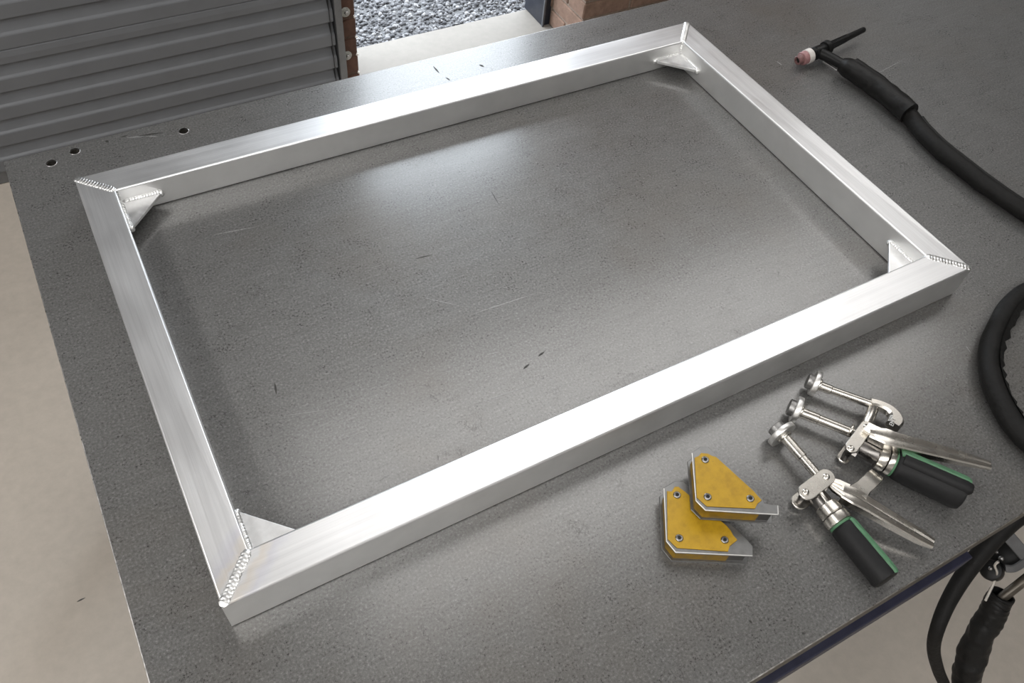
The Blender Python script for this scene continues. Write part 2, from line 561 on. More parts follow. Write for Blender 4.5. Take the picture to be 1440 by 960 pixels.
jm = brick_mesh((0.068, 0.226, 0.0615))
for k in range(34):
    j = random.uniform(-0.0022, 0.0022)
    put_brick(jm, 'brick', (OX0 - 0.034 + j, 2.094 + random.uniform(-0.002, 0.001), 0.004 + COURSE * (k + 0.5)), jamb, random.uniform(-0.006, 0.006))
bm = NB()
for k in range(1, 34):          # pale mortar squeezed out at the doorway corner
    for q in range(2):
        c = Vector((OX0 - 0.002 + random.uniform(-0.003, 0.001), 1.983 + q * 0.012, 0.004 + COURSE * k + random.uniform(-0.004, 0.004)))
        r = random.uniform(0.0035, 0.0055)
        m4 = Matrix.Translation(c) @ Matrix.Diagonal((r, r, r * 0.9, 1))
        bmesh.ops.create_icosphere(bm, subdivisions=1, radius=1, matrix=m4)
mo = finish('mortar_crumb', bm, 'mortar_white', jamb)
mo['kind'] = 'stuff'
for xc, zc in ((0.8838, 0.3088), (0.8769, 0.1515)):       # two wall anchors
    c = Vector((xc, 1.981, zc))
    bm = NB(); lathe(bm, c, c + Vector((0, -1, 0)), [(0, 0.0165), (0.003, 0.0165), (0.005, 0.0145), (0.006, 0.009)], 20)
    w = finish('anchor_washer', bm, 'washer', jamb)
    bm = NB(); lathe(bm, c + Vector((0.002, -0.005, 0)), c + Vector((0.002, -1, 0)), [(0, 0.0075), (0.005, 0.0075), (0.007, 0.006)], 6)
    finish('bolt_head', bm, 'stud', w, 20)

# brick pier to the right of the doorway
PX0, PY0 = 1.750, 1.872
PXE = 3.12
bm = NB(); box(bm, (PX0 + 0.006, PY0 + 0.006, 0), (PXE, 2.212, OZ))
pier = struct('wall_pier', bm, 'mortar')
full = brick_mesh((0.204, 0.102, 0.0615))
half = brick_mesh((0.102, 0.102, 0.0615))
for k in range(34):
    z = 0.004 + COURSE * (k + 0.5)
    if k % 2 == 0:
        xs = PX0
        put_brick(half, 'brick_pale', (PX0 + 0.051, PY0 + 0.112 + 0.051, z), pier)
        put_brick(half, 'brick_pale', (PX0 + 0.051, PY0 + 0.224 + 0.051, z), pier)
    else:
        put_brick(full, 'brick_pale', (PX0 + 0.051, PY0 + 0.102, z), pier, math.pi / 2)
        put_brick(half, 'brick_pale', (PX0 + 0.051, PY0 + 0.214 + 0.051, z), pier)
        xs = PX0 + 0.112
    while xs + 0.204 < PXE:
        put_brick(full, 'brick_pale', (xs + 0.102, PY0 + 0.051 + random.uniform(-0.0015, 0.0015), z), pier)
        xs += 0.214
bm = NB(); box(bm, (PXE, PY0 + 0.01, 0), (X1, 2.212, OZ)); struct('wall_back_right', bm, 'plaster')

# door post: dark steel box section in front of the pier return
post = bpy.data.objects.new('trim_2', None); COL.objects.link(post); post.location = (1.735, 2.16, 0); post['kind'] = 'structure'
bm = NB(); box(bm, (1.720, 2.094, 0.003), (1.756, 2.232, OZ), 0.002); finish('post_box', bm, 'post', post, None)
bm = NB(); box(bm, (1.7185, 2.086, 0.003), (1.7265, 2.0938, OZ), 0.001); finish('post_edge_strip', bm, 'post_edge', post, None)

# roller shutter
SX0, SX1 = -2.2, 0.834
shut = bpy.data.objects.new('door_1', None); COL.objects.link(shut); shut.location = (-0.7, Y1, 0); shut['kind'] = 'structure'


def slat_mesh(h, flat=False):
    b = NB()
    d = 0.017
    if flat:
        pr = [(0, 0.0), (-d, 0.0), (-d - 0.001, h * 0.5), (-d + 0.001, h - 0.003), (-d + 0.004, h), (0, h)]
    else:
        pr = [(0.004, 0.0), (-d + 0.002, 0.0), (-d, 0.003), (-d, h * 0.46), (-d + 0.0015, h * 0.50), (-d + 0.006, h * 0.56), (-0.003, h * 0.80), (0.000, h * 0.98), (0.004, h)]
    L = SX1 - SX0
    A = [b.verts.new((-L / 2, y, z)) for y, z in pr]
    B = [b.verts.new((L / 2, y, z)) for y, z in pr]
    n = len(pr)
    for i in range(n):
        b.faces.new((A[i], A[(i + 1) % n], B[(i + 1) % n], B[i]))
    b.faces.new(A[::-1]); b.faces.new(B)
    bmesh.ops.recalc_face_normals(b, faces=b.faces)
    me = bpy.data.meshes.new('slat')
    b.to_mesh(me); b.free()
    me.materials.append(M['slat'])
    return me


sm, fm = slat_mesh(0.0845), slat_mesh(0.0375, True)
zz = 0.0445
levels = [(0.0445 + 0.0847 * i, sm) for i in range(4)] + [(0.3835, fm)]
zz = 0.4215
while zz < 2.40:
    levels.append((zz, sm)); zz += 0.0847
for z, me in levels:
    o = bpy.data.objects.new('slat', me); COL.objects.link(o); o.parent = shut
    o.location = ((SX0 + SX1) / 2 + 0.7, 0, z)
bm = NB(); box(bm, (SX0, Y1 - 0.012, 0.001), (SX1, Y1 + 0.012, 0.0440), 0.003); finish('bottom_bar', bm, 'guide', shut, None)
bm = NB(); box(bm, (SX0, Y1 + 0.006, 0.002), (SX1, Y1 + 0.02, OZ)); finish('curtain_backing', bm, 'slat', shut, None)
bm = NB()
box(bm, (0.8215, Y1 - 0.021, 0), (0.8225, Y1 + 0.03, OZ)); box(bm, (0.8225, Y1 + 0.004, 0), (0.842, Y1 + 0.03, OZ))
finish('guide_seal', bm, 'guide_dark', shut, None)
bm = NB(); box(bm, (0.8385, Y1 - 0.026, 0), (0.8625, Y1 + 0.009, OZ), 0.002); finish('guide_rail', bm, 'guide', shut, None)

# yard outside: gravel bed and loose stones
bm = NB(); box(bm, (-6, 2.2221, -0.3), (9, 16, -0.022)); struct('ground', bm, 'gravel_bed')


def gravel(n, x0, x1, y0, y1):
    ph = (1 + 5 ** 0.5) / 2
    v = np.array([(-1, ph, 0), (1, ph, 0), (-1, -ph, 0), (1, -ph, 0), (0, -1, ph), (0, 1, ph), (0, -1, -ph), (0, 1, -ph), (ph, 0, -1), (ph, 0, 1), (-ph, 0, -1), (-ph, 0, 1)]) / 1.902
    f = np.array([(0, 11, 5), (0, 5, 1), (0, 1, 7), (0, 7, 10), (0, 10, 11), (1, 5, 9), (5, 11, 4), (11, 10, 2), (10, 7, 6), (7, 1, 8), (3, 9, 4), (3, 4, 2), (3, 2, 6), (3, 6, 8), (3, 8, 9), (4, 9, 5), (2, 4, 11), (6, 2, 10), (8, 6, 7), (9, 8, 1)])
    q = rng.normal(size=(n, 4)); q /= np.linalg.norm(q, axis=1)[:, None]
    w, x, y, z = q.T
    R = np.stack([1 - 2 * (y * y + z * z), 2 * (x * y - z * w), 2 * (x * z + y * w), 2 * (x * y + z * w), 1 - 2 * (x * x + z * z), 2 * (y * z - x * w), 2 * (x * z - y * w), 2 * (y * z + x * w), 1 - 2 * (x * x + y * y)], 1).reshape(n, 3, 3)
    r = rng.uniform(0.0055, 0.0115, n)
    sc = r[:, None] * rng.uniform(0.6, 1.25, (n, 3))
    vv = v[None] * sc[:, None, :] * rng.uniform(0.8, 1.15, (n, 12, 1))
    vv = np.einsum('nij,nkj->nki', R, vv)
    vv[:, :, 2] *= 0.75
    c = np.stack([rng.uniform(x0, x1, n), rng.uniform(y0, y1, n), -0.024 + rng.uniform(0, 0.008, n)], 1)
    vv += c[:, None, :]
    ff = f[None] + (np.arange(n) * 12)[:, None, None]
    me = bpy.data.meshes.new('gravel')
    me.vertices.add(n * 12); me.vertices.foreach_set('co', vv.ravel())
    me.loops.add(n * 60); me.loops.foreach_set('vertex_index', ff.ravel().astype(np.int32))
    me.polygons.add(n * 20); me.polygons.foreach_set('loop_start', np.arange(0, n * 60, 3, dtype=np.int32))
    me.update(calc_edges=True)
    t = NT('gravel_stone')
    isl = t.n('ShaderNodeNewGeometry').outputs['Random Per Island']
    col = t.ramp(isl, [(0.0, (0.042, 0.042, 0.047)), (0.35, (0.115, 0.115, 0.122)), (0.7, (0.175, 0.175, 0.185)), (1.0, (0.30, 0.297, 0.30))])
    t.out(Base_Color=col, Roughness=0.8)
    me.materials.append(t.m)
    o = bpy.data.objects.new('gravel', me)
    COL.objects.link(o)
    o['kind'] = 'stuff'
    o['label'] = 'loose grey gravel outside the open doorway'
    o['category'] = 'gravel'


gravel(26000, 0.5, 3.4, 2.232, 3.7)

# ------------------------------------------------------------------ welding bench
BX0, BX1, BY0, BY1 = -0.0955, 2.40, -0.3265, 0.9195
PT = 0.045
bench = thing('welding_bench', 'large dark steel plate welding bench with scratched top and navy underframe', 'workbench', ((BX0 + BX1) / 2, (BY0 + BY1) / 2, 0))
HOLES = [(-0.0271, 0.8860, 0.8500), (0.0130, 0.9013, 0.8500), (0.1906, 0.8841, 0.8500)]
HR = 0.0082
bm = NB()
vs = box(bm, (BX0, BY0, TZ - PT), (BX1, BY1, TZ))
bmesh.ops.bevel(bm, geom=list(bm.edges), offset=0.0014, segments=2, affect='EDGES', profile=0.5, material=1)
top = finish('tabletop', bm, 'table', bench, None)
top.data.materials.append(M['edge'])
top.data.materials.append(M['edge_face'])
for f in top.data.polygons:
    if f.material_index == 0 and abs(f.normal.z) < 0.1:
        f.material_index = 2
bm = NB()
for h in HOLES:
    c = Vector((h[0], h[1], TZ - PT - 0.01))
    lathe(bm, c, c + Vector((0, 0, 1)), [(0, HR), (PT + 0.02, HR)], 24)
cut = finish('cutter', bm, 'table', None, None)
md = top.modifiers.new('holes', 'BOOLEAN'); md.object = cut; md.operation = 'DIFFERENCE'; md.solver = 'EXACT'
dg = bpy.context.evaluated_depsgraph_get()
nm = bpy.data.meshes.new_from_object(top.evaluated_get(dg))
top.modifiers.clear(); top.data = nm; nm.name = 'tabletop'
for f in nm.polygons:          # bore walls take the dark edge colour to paint in the holes' inner shade
    if f.material_index == 0 and abs(f.normal.z) < 0.1:
        f.material_index = 2
bpy.data.objects.remove(cut)
for h in HOLES:
    bm = NB()
    c = Vector((h[0], h[1], TZ))
    n = 28
    rings = []
    for r, z in ((HR + 0.0009, 0.0), (HR + 0.0005, 0.0003), (HR - 0.0002, 0.0002), (HR - 0.0004, -0.003)):
        rings.append([bm.verts.new(c + Vector((r * math.cos(2 * math.pi * k / n), r * math.sin(2 * math.pi * k / n), z))) for k in range(n)])
    for A, B in zip(rings, rings[1:]):
        for k in range(n):
            bm.faces.new((A[k], A[(k + 1) % n], B[(k + 1) % n], B[k]))
    finish('hole_rim', bm, 'edge', top)
# single gouges and scratches that stand out on the plate
def mark(name, a, b, w, mat):
    a, b = Vector(a), Vector(b)
    d = (b - a).normalized(); n = Vector((-d.y, d.x, 0))
    pts = []
    L = (b - a).length
    for f, k in ((0, 0), (0.2, 0.7), (0.5, 1.0), (0.75, 0.55), (1, 0), (0.8, -0.5), (0.45, -0.8), (0.15, -0.4)):
        pts.append(a + d * (L * f) + n * (w * 0.5 * k))
    bm = NB(); prism(bm, [(p.x, p.y) for p in pts], TZ - 0.0004, TZ + 0.00022)
    finish(name, bm, mat, top, None)


for a, b, w in (((0.1560, 0.3047, 0.8500), (0.1520, 0.2842, 0.8500), .0035), ((0.6781, 0.8927, 0.8500), (0.6796, 0.8669, 0.8500), .004), ((0.6851, 0.8497, 0.8500), (0.6888, 0.8384, 0.8500), .004), ((0.7649, 0.8626, 0.8500), (0.7708, 0.8526, 0.8500), .006),
                ((0.4312, 0.4376, 0.8500), (0.4597, 0.4348, 0.8500), .0022), ((0.5132, 0.1859, 0.8500), (0.5264, 0.1898, 0.8500), .0035), ((0.4820, 0.1752, 0.8500), (0.4955, 0.1801, 0.8500), .0035), ((0.6151, 0.5297, 0.8500), (0.6119, 0.4926, 0.8500), .0015),
                ((0.0643, 0.9087, 0.8500), (0.0688, 0.9026, 0.8500), .006), ((0.1154, 0.8993, 0.8500), (0.1587, 0.8934, 0.8500), .0045), ((0.0901, 0.9080, 0.8500), (0.1022, 0.9090, 0.8500), .003), ((-0.1442, 0.1096, 0.8500), (-0.1347, 0.1104, 0.8500), .002), ((0.5473, -0.2685, 0.8500), (0.5491, -0.2732, 0.8500), .003)):
    mark('gouge', a, b, w, 'gouge')
for a, b, w in (((0.0983, 0.9024, 0.8500), (0.1300, 0.8951, 0.8500), .0032), ((0.1298, 0.8942, 0.8500), (0.1470, 0.8858, 0.8500), .0025), ((0.4568, 0.2985, 0.8500), (0.5788, 0.2939, 0.8500), .0012), ((0.3956, 0.1513, 0.8500), (0.4840, 0.1451, 0.8500), .0014), ((0.4043, 0.3634, 0.8500), (0.4589, 0.3146, 0.8500), .001),
                ((0.4429, 0.2206, 0.8500), (0.4664, 0.2182, 0.8500), .0015), ((1.1316, -0.0841, 0.8500), (1.1278, -0.0992, 0.8500), .0016), ((1.3494, 0.6391, 0.8500), (1.3508, 0.6223, 0.8500), .003), ((0.1457, 0.2487, 0.8500), (0.2139, 0.2285, 0.8500), .001), ((1.5047, 0.5168, 0.8500), (1.6177, 0.5361, 0.8500), .0012),
                ((0.1636, 0.6167, 0.8500), (0.2347, 0.6057, 0.8500), .0012), ((0.5239, 0.0209, 0.8500), (0.5915, 0.0330, 0.8500), .0010)):
    mark('scratch', a, b, w, 'scratch')
AZ0, AZ1 = TZ - PT - 0.055, TZ - PT
IN = 0.040
for lo, hi in (((BX0 + IN, BY0 + IN), (BX1 - IN, BY0 + IN + 0.05)), ((BX0 + IN, BY1 - IN - 0.05), (BX1 - IN, BY1 - IN)),
               ((BX0 + IN, BY0 + IN + 0.05), (BX0 + IN + 0.05, BY1 - IN - 0.05)), ((BX1 - IN - 0.05, BY0 + IN + 0.05), (BX1 - IN, BY1 - IN - 0.05))):
    bm = NB(); box(bm, (*lo, AZ0), (*hi, AZ1), 0.003); finish('apron_rail', bm, 'navy', bench, None)
bm = NB(); box(bm, (BX0 + 0.02, BY0 - 0.0068, TZ - 0.138), (0.945, BY0 + 0.04, TZ - 0.096), 0.002); finish('edge_angle', bm, 'navy', bench, None)
for x in (BX0 + IN + 0.035, BX1 - IN - 0.035):
    for y in (BY0 + 0.32, BY1 - IN - 0.035):
        bm = NB(); box(bm, (x - 0.03, y - 0.03, 0.008), (x + 0.03, y + 0.03, AZ0), 0.004)
        lg = finish('leg', bm, 'navy', bench, None)
        bm = NB(); box(bm, (x - 0.05, y - 0.05, 0.0), (x + 0.05, y + 0.05, 0.008), 0.002)
        finish('foot_plate', bm, 'navy', lg, None)

# ------------------------------------------------------------------ aluminium frame
HN, HF = TZ + 0.0625, TZ + 0.0515
O = {'A': Vector((0.0015, 0.768, HF)), 'B': Vector((1.1955, 0.768, HF)), 'C': Vector((1.1965, 0.003, HN)), 'D': Vector((0.0025, 0.002, HN))}
I = {'A': Vector((0.0520, 0.7165, HF)), 'B': Vector((1.1425, 0.7110, HF)), 'C': Vector((1.1460, 0.0560, HN)), 'D': Vector((0.0490, 0.0540, HN))}
frame = thing('aluminium_frame', 'rectangular brushed aluminium box tube frame with welded mitred corners lying on the bench', 'frame', (0.6, 0.385, TZ))


def rail(a, b, mat):
    bm = NB()
    w = 0.051
    r = 0.0026
    prof = []
    for cx, cz, a0 in ((r / w, 'lo', 180), (1 - r / w, 'lo', 270), (1 - r / w, 'hi', 0), (r / w, 'hi', 90)):
        for k in range(4):
            an = math.radians(a0 + 30 * k)
            prof.append((cx + math.cos(an) * r / w, cz, math.sin(an) * r))
    ends = []
    for e in (a, b):
        ring = []
        for o, lev, dz in prof:
            p = O[e].lerp(I[e], o)
            p.z = (TZ + 0.0004 + r + dz) if lev == 'lo' else O[e].z - r + dz
            ring.append(bm.verts.new(p))
        ends.append(ring)
    n = len(prof)
    for k in range(n):
        bm.faces.new((ends[0][k], ends[0][(k + 1) % n], ends[1][(k + 1) % n], ends[1][k]))
    bm.faces.new(ends[0]); bm.faces.new(ends[1][::-1])
    o = finish('rail', bm, mat, frame, None, origin=(0, 0, TZ))
    o.data.materials.append(M['alu_side'])      # the sides keep the satin mill finish
    for f in o.data.polygons:
        if abs(f.normal.z) < 0.3:
            f.material_index = 1
    return o


for a, b, m in (('A', 'B', 'alu_x'), ('B', 'C', 'alu_y'), ('C', 'D', 'alu_x'), ('D', 'A', 'alu_y')):
    rail(a, b, m)
GL = 0.062
for i, (k, gz, sx, sy) in enumerate((('A', TZ + 0.0270, 1, -1), ('B', TZ + 0.0270, -1, -1), ('C', TZ + 0.0375, -1, 1), ('D', TZ + 0.0405, 1, 1))):
    ic, oc = I[k], O[k]
    dv = (ic - oc).normalized()
    bm = NB()
    bead(bm, oc + dv * 0.001 + Vector((0, 0, -0.0006)), ic - dv * 0.001 + Vector((0, 0, -0.0006)), 0.0135, 0.0026, (0, 0, 1), 0.0046, i)
    finish('mitre_weld', bm, 'weld', frame, 50)
    bm = NB()       # upright seam in the inner corner, above and below the gusset
    nrm = Vector((sx, sy, 0))
    e0 = Vector((ic.x, ic.y, 0)) + nrm * -0.0008
    bead(bm, (e0.x, e0.y, gz), (e0.x, e0.y, ic.z - 0.001), 0.009, 0.0035, nrm, 0.0045, 10 + i)
    finish('corner_weld', bm, 'weld', frame, 50)
    bm = NB()
    c = Vector((ic.x - sx * 0.0005, ic.y - sy * 0.0005, 0))
    tri = [c, c + Vector((sx * GL, 0, 0)), c + Vector((sx * GL, sy * 0.005, 0)), c + Vector((sx * 0.005, sy * GL, 0)), c + Vector((0, sy * GL, 0))]
    if sx * sy < 0:
        tri = tri[::-1]
    prism(bm, [(p.x, p.y) for p in tri], gz - 0.006, gz, 0.0006, 1)
    g = finish('gusset', bm, 'alu_plate', frame, 30)
    for dx, dy in ((sx, 0), (0, sy)):
        bm = NB()
        side = Vector((0, sy, 0)) if dx else Vector((sx, 0, 0))
        p0 = c + Vector((dx, dy, 0)) * 0.004 + side * 0.0018 + Vector((0, 0, gz - 0.0003))
        p1 = c + Vector((dx, dy, 0)) * (GL + 0.001) + side * 0.0018 + Vector((0, 0, gz - 0.0003))
        bead(bm, p0, p1, 0.0085, 0.0036, side * 0.6 + Vector((0, 0, 1)), 0.0042, 20 + i * 2 + abs(int(dx)))
        # blob where the bead wraps the end of the plate
        m4 = Matrix.Translation(p1 + side * 0.001 + Vector((0, 0, -0.003))) @ Matrix.Diagonal((0.0048, 0.0048, 0.0058, 1))
        bmesh.ops.create_icosphere(bm, subdivisions=2, radius=1, matrix=m4)
        finish('fillet_weld', bm, 'weld', g, 50)

# ------------------------------------------------------------------ angle magnets
def magnet(label, steel, yellow, screws, z0, th, tab):
    """steel: plan outline of the side plates; yellow: outline of the painted face; th: overall thickness"""
    pl = 0.0022
    root = thing('welding_magnet', label, 'magnet', (sum(p[0] for p in steel) / len(steel), sum(p[1] for p in steel) / len(steel), z0), 'yellow angle magnets')
    cx, cy = root.location.x, root.location.y
    bm = NB(); prism(bm, [(p[0], p[1]) for p in steel], z0, z0 + pl, 0.0005, 1); finish('side_plate', bm, 'magsteel', root, 30)
    bm = NB(); prism(bm, [(p[0], p[1]) for p in steel], z0 + th - pl, z0 + th, 0.0005, 1); finish('side_plate', bm, 'magsteel', root, 30)
    # painted core set back between the plates, bare steel towards the open end
    s = [(cx + (p[0] - cx) * 0.90, cy + (p[1] - cy) * 0.90) for p in steel]
    bm = NB(); prism(bm, s, z0 + pl, z0 + th - pl); finish('bare_core', bm, 'magdark', root, None)
    ex, ey = yellow['dir']
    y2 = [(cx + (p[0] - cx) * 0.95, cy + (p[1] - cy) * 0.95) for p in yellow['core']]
    bm = NB(); prism(bm, y2, z0 + pl, z0 + th - pl); finish('painted_core', bm, 'shaded_grimy', root, None)
    bm = NB(); prism(bm, [(p[0], p[1]) for p in yellow['face']], z0 + th, z0 + th + 0.0012, 0.0003, 1); finish('painted_face', bm, 'yellow', root, None)
    for p in screws:
        c = Vector((p[0], p[1], z0 + th + 0.0010))
        bm = NB(); lathe(bm, c, c + Vector((0, 0, 1)), [(0, 0.0050), (0.0014, 0.0048), (0.0020, 0.0040), (0.0019, 0.0026), (0.0006, 0.0022), (0.0006, 0.0001)], 20)
        sc = finish('screw', bm, 'screw', root)
        bm = NB(); lathe(bm, c + Vector((0, 0, 0.0004)), c + Vector((0, 0, 1)), [(0, 0.0021), (0.0004, 0.0021)], 6); finish('hex_socket', bm, 'dark', sc, None)
    # folded plate rim on the straight sides, paler steel painting in its edge highlight
    for a, b in tab:
        a, b = Vector(a), Vector(b)
        bm = NB()
        strip(bm, [Vector((a.x, a.y, z0 + th + 0.0004)), Vector((b.x, b.y, z0 + th + 0.0004))], 0.0013, 0.0014)
        finish('plate_rim', bm, 'disc', root, 30)
    return root


ZA = 0.0255
stA = [(0.5435, -0.0835, 0.8755), (0.5630, -0.0817, 0.8755), (0.5726, -0.0875, 0.8755), (0.5970, -0.1884, 0.8755), (0.5985, -0.2008, 0.8755), (0.5901, -0.2112, 0.8755), (0.5056, -0.1634, 0.8755), (0.5036, -0.1457, 0.8755)]
magnet('yellow faced angle magnet lying on the bench underneath the other magnet', stA,
       {'dir': (1, 0), 'core': [(0.5435, -0.0858, 0.8755), (0.5618, -0.0834, 0.8755), (0.5713, -0.0892, 0.8755), (0.5865, -0.1595, 0.8755), (0.5680, -0.1979, 0.8755), (0.5072, -0.1627, 0.8755), (0.5057, -0.1457, 0.8755)],
        'face': [(0.5447, -0.0893, 0.8767), (0.5499, -0.0931, 0.8767), (0.5575, -0.0888, 0.8767), (0.5617, -0.0909, 0.8767), (0.5651, -0.1006, 0.8767), (0.5849, -0.1625, 0.8767), (0.5858, -0.1716, 0.8767), (0.5842, -0.1772, 0.8767), (0.5854, -0.1852, 0.8767), (0.5717, -0.1868, 0.8767), (0.5654, -0.1920, 0.8767), (0.5105, -0.1592, 0.8767), (0.5069, -0.1443, 0.8767)]},
       [(0.5528, -0.1001, 0.8767), (0.5204, -0.1500, 0.8767), (0.5707, -0.1779, 0.8767)], TZ, ZA,
       [((0.5433, -0.0845, 0.8755), (0.5040, -0.1459, 0.8755)), ((0.5040, -0.1459, 0.8755), (0.5059, -0.1630, 0.8755)), ((0.5059, -0.1630, 0.8755), (0.5896, -0.2104, 0.8755))])
ZB = ZA + 0.0033
stB = [(0.5924, -0.0673, 0.9043), (0.6077, -0.0654, 0.9043), (0.6166, -0.0691, 0.9043), (0.6344, -0.1608, 0.9043), (0.6309, -0.1678, 0.9043), (0.6461, -0.1775, 0.9043), (0.6376, -0.1884, 0.9043), (0.5581, -0.1424, 0.9043), (0.5550, -0.1257, 0.9043)]
magnet('yellow faced angle magnet stacked crooked on top of the other magnet', stB,
       {'dir': (1, 0), 'core': [(0.5920, -0.0695, 0.9043), (0.6073, -0.0675, 0.9043), (0.6144, -0.0704, 0.9043), (0.6296, -0.1496, 0.9043), (0.6205, -0.1778, 0.9043), (0.5591, -0.1418, 0.9043), (0.5565, -0.1260, 0.9043)],
        'face': [(0.5906, -0.0754, 0.9055), (0.5970, -0.0762, 0.9055), (0.6024, -0.0736, 0.9055), (0.6102, -0.0786, 0.9055), (0.6122, -0.0837, 0.9055), (0.6167, -0.0870, 0.9055), (0.6301, -0.1483, 0.9055), (0.6301, -0.1527, 0.9055), (0.6313, -0.1632, 0.9055), (0.6231, -0.1641, 0.9055), (0.6163, -0.1683, 0.9055), (0.5629, -0.1385, 0.9055), (0.5589, -0.1229, 0.9055)]},
       [(0.6007, -0.0844, 0.9055), (0.5714, -0.1286, 0.9055), (0.6190, -0.1549, 0.9055)], TZ + ZB, 0.0255,
       [((0.5917, -0.0682, 0.9043), (0.5554, -0.1259, 0.9043)), ((0.5554, -0.1259, 0.9043), (0.5584, -0.1420, 0.9043)), ((0.5584, -0.1420, 0.9043), (0.6375, -0.1879, 0.9043)), ((0.6450, -0.1781, 0.9043), (0.6378, -0.1875, 0.9043))])

# ------------------------------------------------------------------ hand clamps
def V(p):
    return Vector(p)


def rounded_bar(bm, a, b, width, z0, z1, n=8):
    """link plate with round ends over a-b in plan"""
    a, b = Vector((a[0], a[1], 0)), Vector((b[0], b[1], 0))
    t = (b - a).normalized(); s = Vector((-t.y, t.x, 0)); r = width / 2
    poly = [b + t * (r * math.cos(x)) + s * (r * math.sin(x)) for x in np.linspace(-math.pi / 2, math.pi / 2, n)]
    poly += [a - t * (r * math.cos(x)) - s * (r * math.sin(x)) for x in np.linspace(-math.pi / 2, math.pi / 2, n)]
    prism(bm, [(p.x, p.y) for p in poly], z0, z1, 0.0007, 1)


def rivet(root, p, z, r=0.0042):
    c = Vector((p[0], p[1], z - 0.0006))
    bm = NB(); lathe(bm, c, c + Vector((0, 0, 1)), [(0, r), (0.0012, r), (0.0024, r * 0.75), (0.0028, r * 0.45), (0.0022, r * 0.3), (0.0022, 0.0001)], 18)
    return finish('rivet', bm, 'chrome', root)


def pad(root, p0, p1, r_stud, r_disc, t_disc):
    """clamping pad: dark stud in front, pale disc behind, looking from p0 towards p1"""
    p0, p1 = V(p0), V(p1)
    t = (p1 - p0).normalized()
    L = (p1 - p0).length
    bm = NB(); lathe(bm, p0, p1, [(0, r_stud * 0.55), (0.0005, r_stud * 0.85), (0.0015, r_stud), (L - 0.0005, r_stud), (L, r_stud * 0.97)], 28); finish('pad_stud', bm, 'stud', root)
    bm = NB(); cyl(bm, p1, p1 + t * t_disc, r_disc, 0.0012, 36); d = finish('pad_disc', bm, 'disc', root)
    bm = NB(); cyl(bm, p1 + t * t_disc, p1 + t * (t_disc + 0.004), r_disc * 0.5, 0.001); finish('pad_neck', bm, 'chrome', d)


def channel(bm, pts, widths, depth, wall=0.0022):
    """pressed lever: crowned top with two turned down flanges"""
    pts = catmull(pts, 6)
    n = len(pts)
    widths = interp(widths, n); depth = interp(depth, n)
    rings = []
    for p, w, d, (t, s, u) in zip(pts, widths, depth, frames(pts)):
        hw = w / 2
        q = [(-hw, -d), (-hw, -0.0018), (-hw + 0.0018, 0.0), (-hw * 0.30, 0.0004), (0, -0.0006), (hw * 0.30, 0.0004), (hw - 0.0018, 0.0), (hw, -0.0018), (hw, -d),
             (hw - wall, -d), (hw - wall, -0.0042), (0, -0.0022), (-hw + wall, -0.0042), (-hw + wall, -d)]
        rings.append([bm.verts.new(p + s * a + u * b) for a, b in q])
    m = 14
    for A, B in zip(rings, rings[1:]):
        for k in range(m):
            bm.faces.new((A[k], A[(k + 1) % m], B[(k + 1) % m], B[k]))
    bm.faces.new(rings[0][::-1]); bm.faces.new(rings[-1])


def grip(root, p0, p1, radii, flat, lobe, stripe, stripe_w):
    """rubber grip with an offset ridge and a green stripe; lobe / stripe are angles about the axis (0 = right of the axis, 90 = up)"""
    p0, p1 = V(p0), V(p1)
    pts = [p0.lerp(p1, x) for x in (0, 0.02, 0.06, 0.2, 0.4, 0.6, 0.8, 0.93, 0.98, 1.0)]
    rr = interp(radii, len(pts))
    rr[0] *= 0.90; rr[1] *= 0.97; rr[-1] *= 0.78; rr[-2] *= 0.95
    bm = NB(); tube(bm, pts, rr, 28, True, flat)
    g = finish('grip', bm, 'grip', root, 45)
    t, s, u = frames([p0, p1])[0]
    if lobe is not None:
        a = math.radians(lobe)
        d = s * math.cos(a) + u * math.sin(a)
        bm = NB()
        tube(bm, [p + d * (r * 0.72) for p, r in zip(pts[2:], rr[2:])], [r * 0.52 for r in rr[2:-1]] + [rr[-1] * 0.45], 18)
        finish('grip_ridge', bm, 'grip', g, 45)
    a = math.radians(stripe)
    d = s * math.cos(a) + u * math.sin(a)
    off = 0.90 if lobe is None else 1.08
    sp = catmull([p + d * (r * off) for p, r in zip(pts[1:-1], rr[1:-1])], 3)
    bm = NB(); strip(bm, sp, [stripe_w * 0.7, stripe_w, stripe_w, stripe_w, stripe_w * 0.8], 0.0075, up=d.cross(t).cross(t) * -1)
    finish('green_stripe', bm, 'green', g, 45)
    bm = NB()
    lathe(bm, p0 - t * 0.0035, p1, [(0, radii[0] * 0.93), (0.001, radii[0] * 0.99), (0.0030, radii[0] * 0.99), (0.004, radii[0] * 0.93)], 28)
    finish('green_collar', bm, 'green', g, 45)
    return g


# near clamp, lying towards the bench edge
ca = thing('hand_clamp', 'nickel plated hand clamp with single pad, its black grip nearest the bench edge', 'clamp', (0.7479, -0.2037, 0.8500), 'green striped hand clamps')
pad(ca, (0.7415, -0.0728, 0.8715), (0.7423, -0.0834, 0.8715), 0.0120, 0.0215, 0.0080)
bm = NB()
pA = [V((0.7428, -0.0912, 0.8715)), V((0.7438, -0.1290, 0.8715)), V((0.7439, -0.1302, 0.8715)), V((0.7442, -0.1740, 0.8725))]
tube(bm, pA, [0.0075, 0.0075, 0.0064, 0.0064], 20); finish('screw_rod', bm, 'chrome', ca)
for f in (0.46, 0.62, 0.78):
    q = pA[1].lerp(pA[3], f - 0.3); q2 = pA[1].lerp(pA[3], f - 0.285)
    bm = NB(); cyl(bm, q, q2, 0.0071, 0.0006, 20); finish('rod_ring', bm, 'chrome', ca)
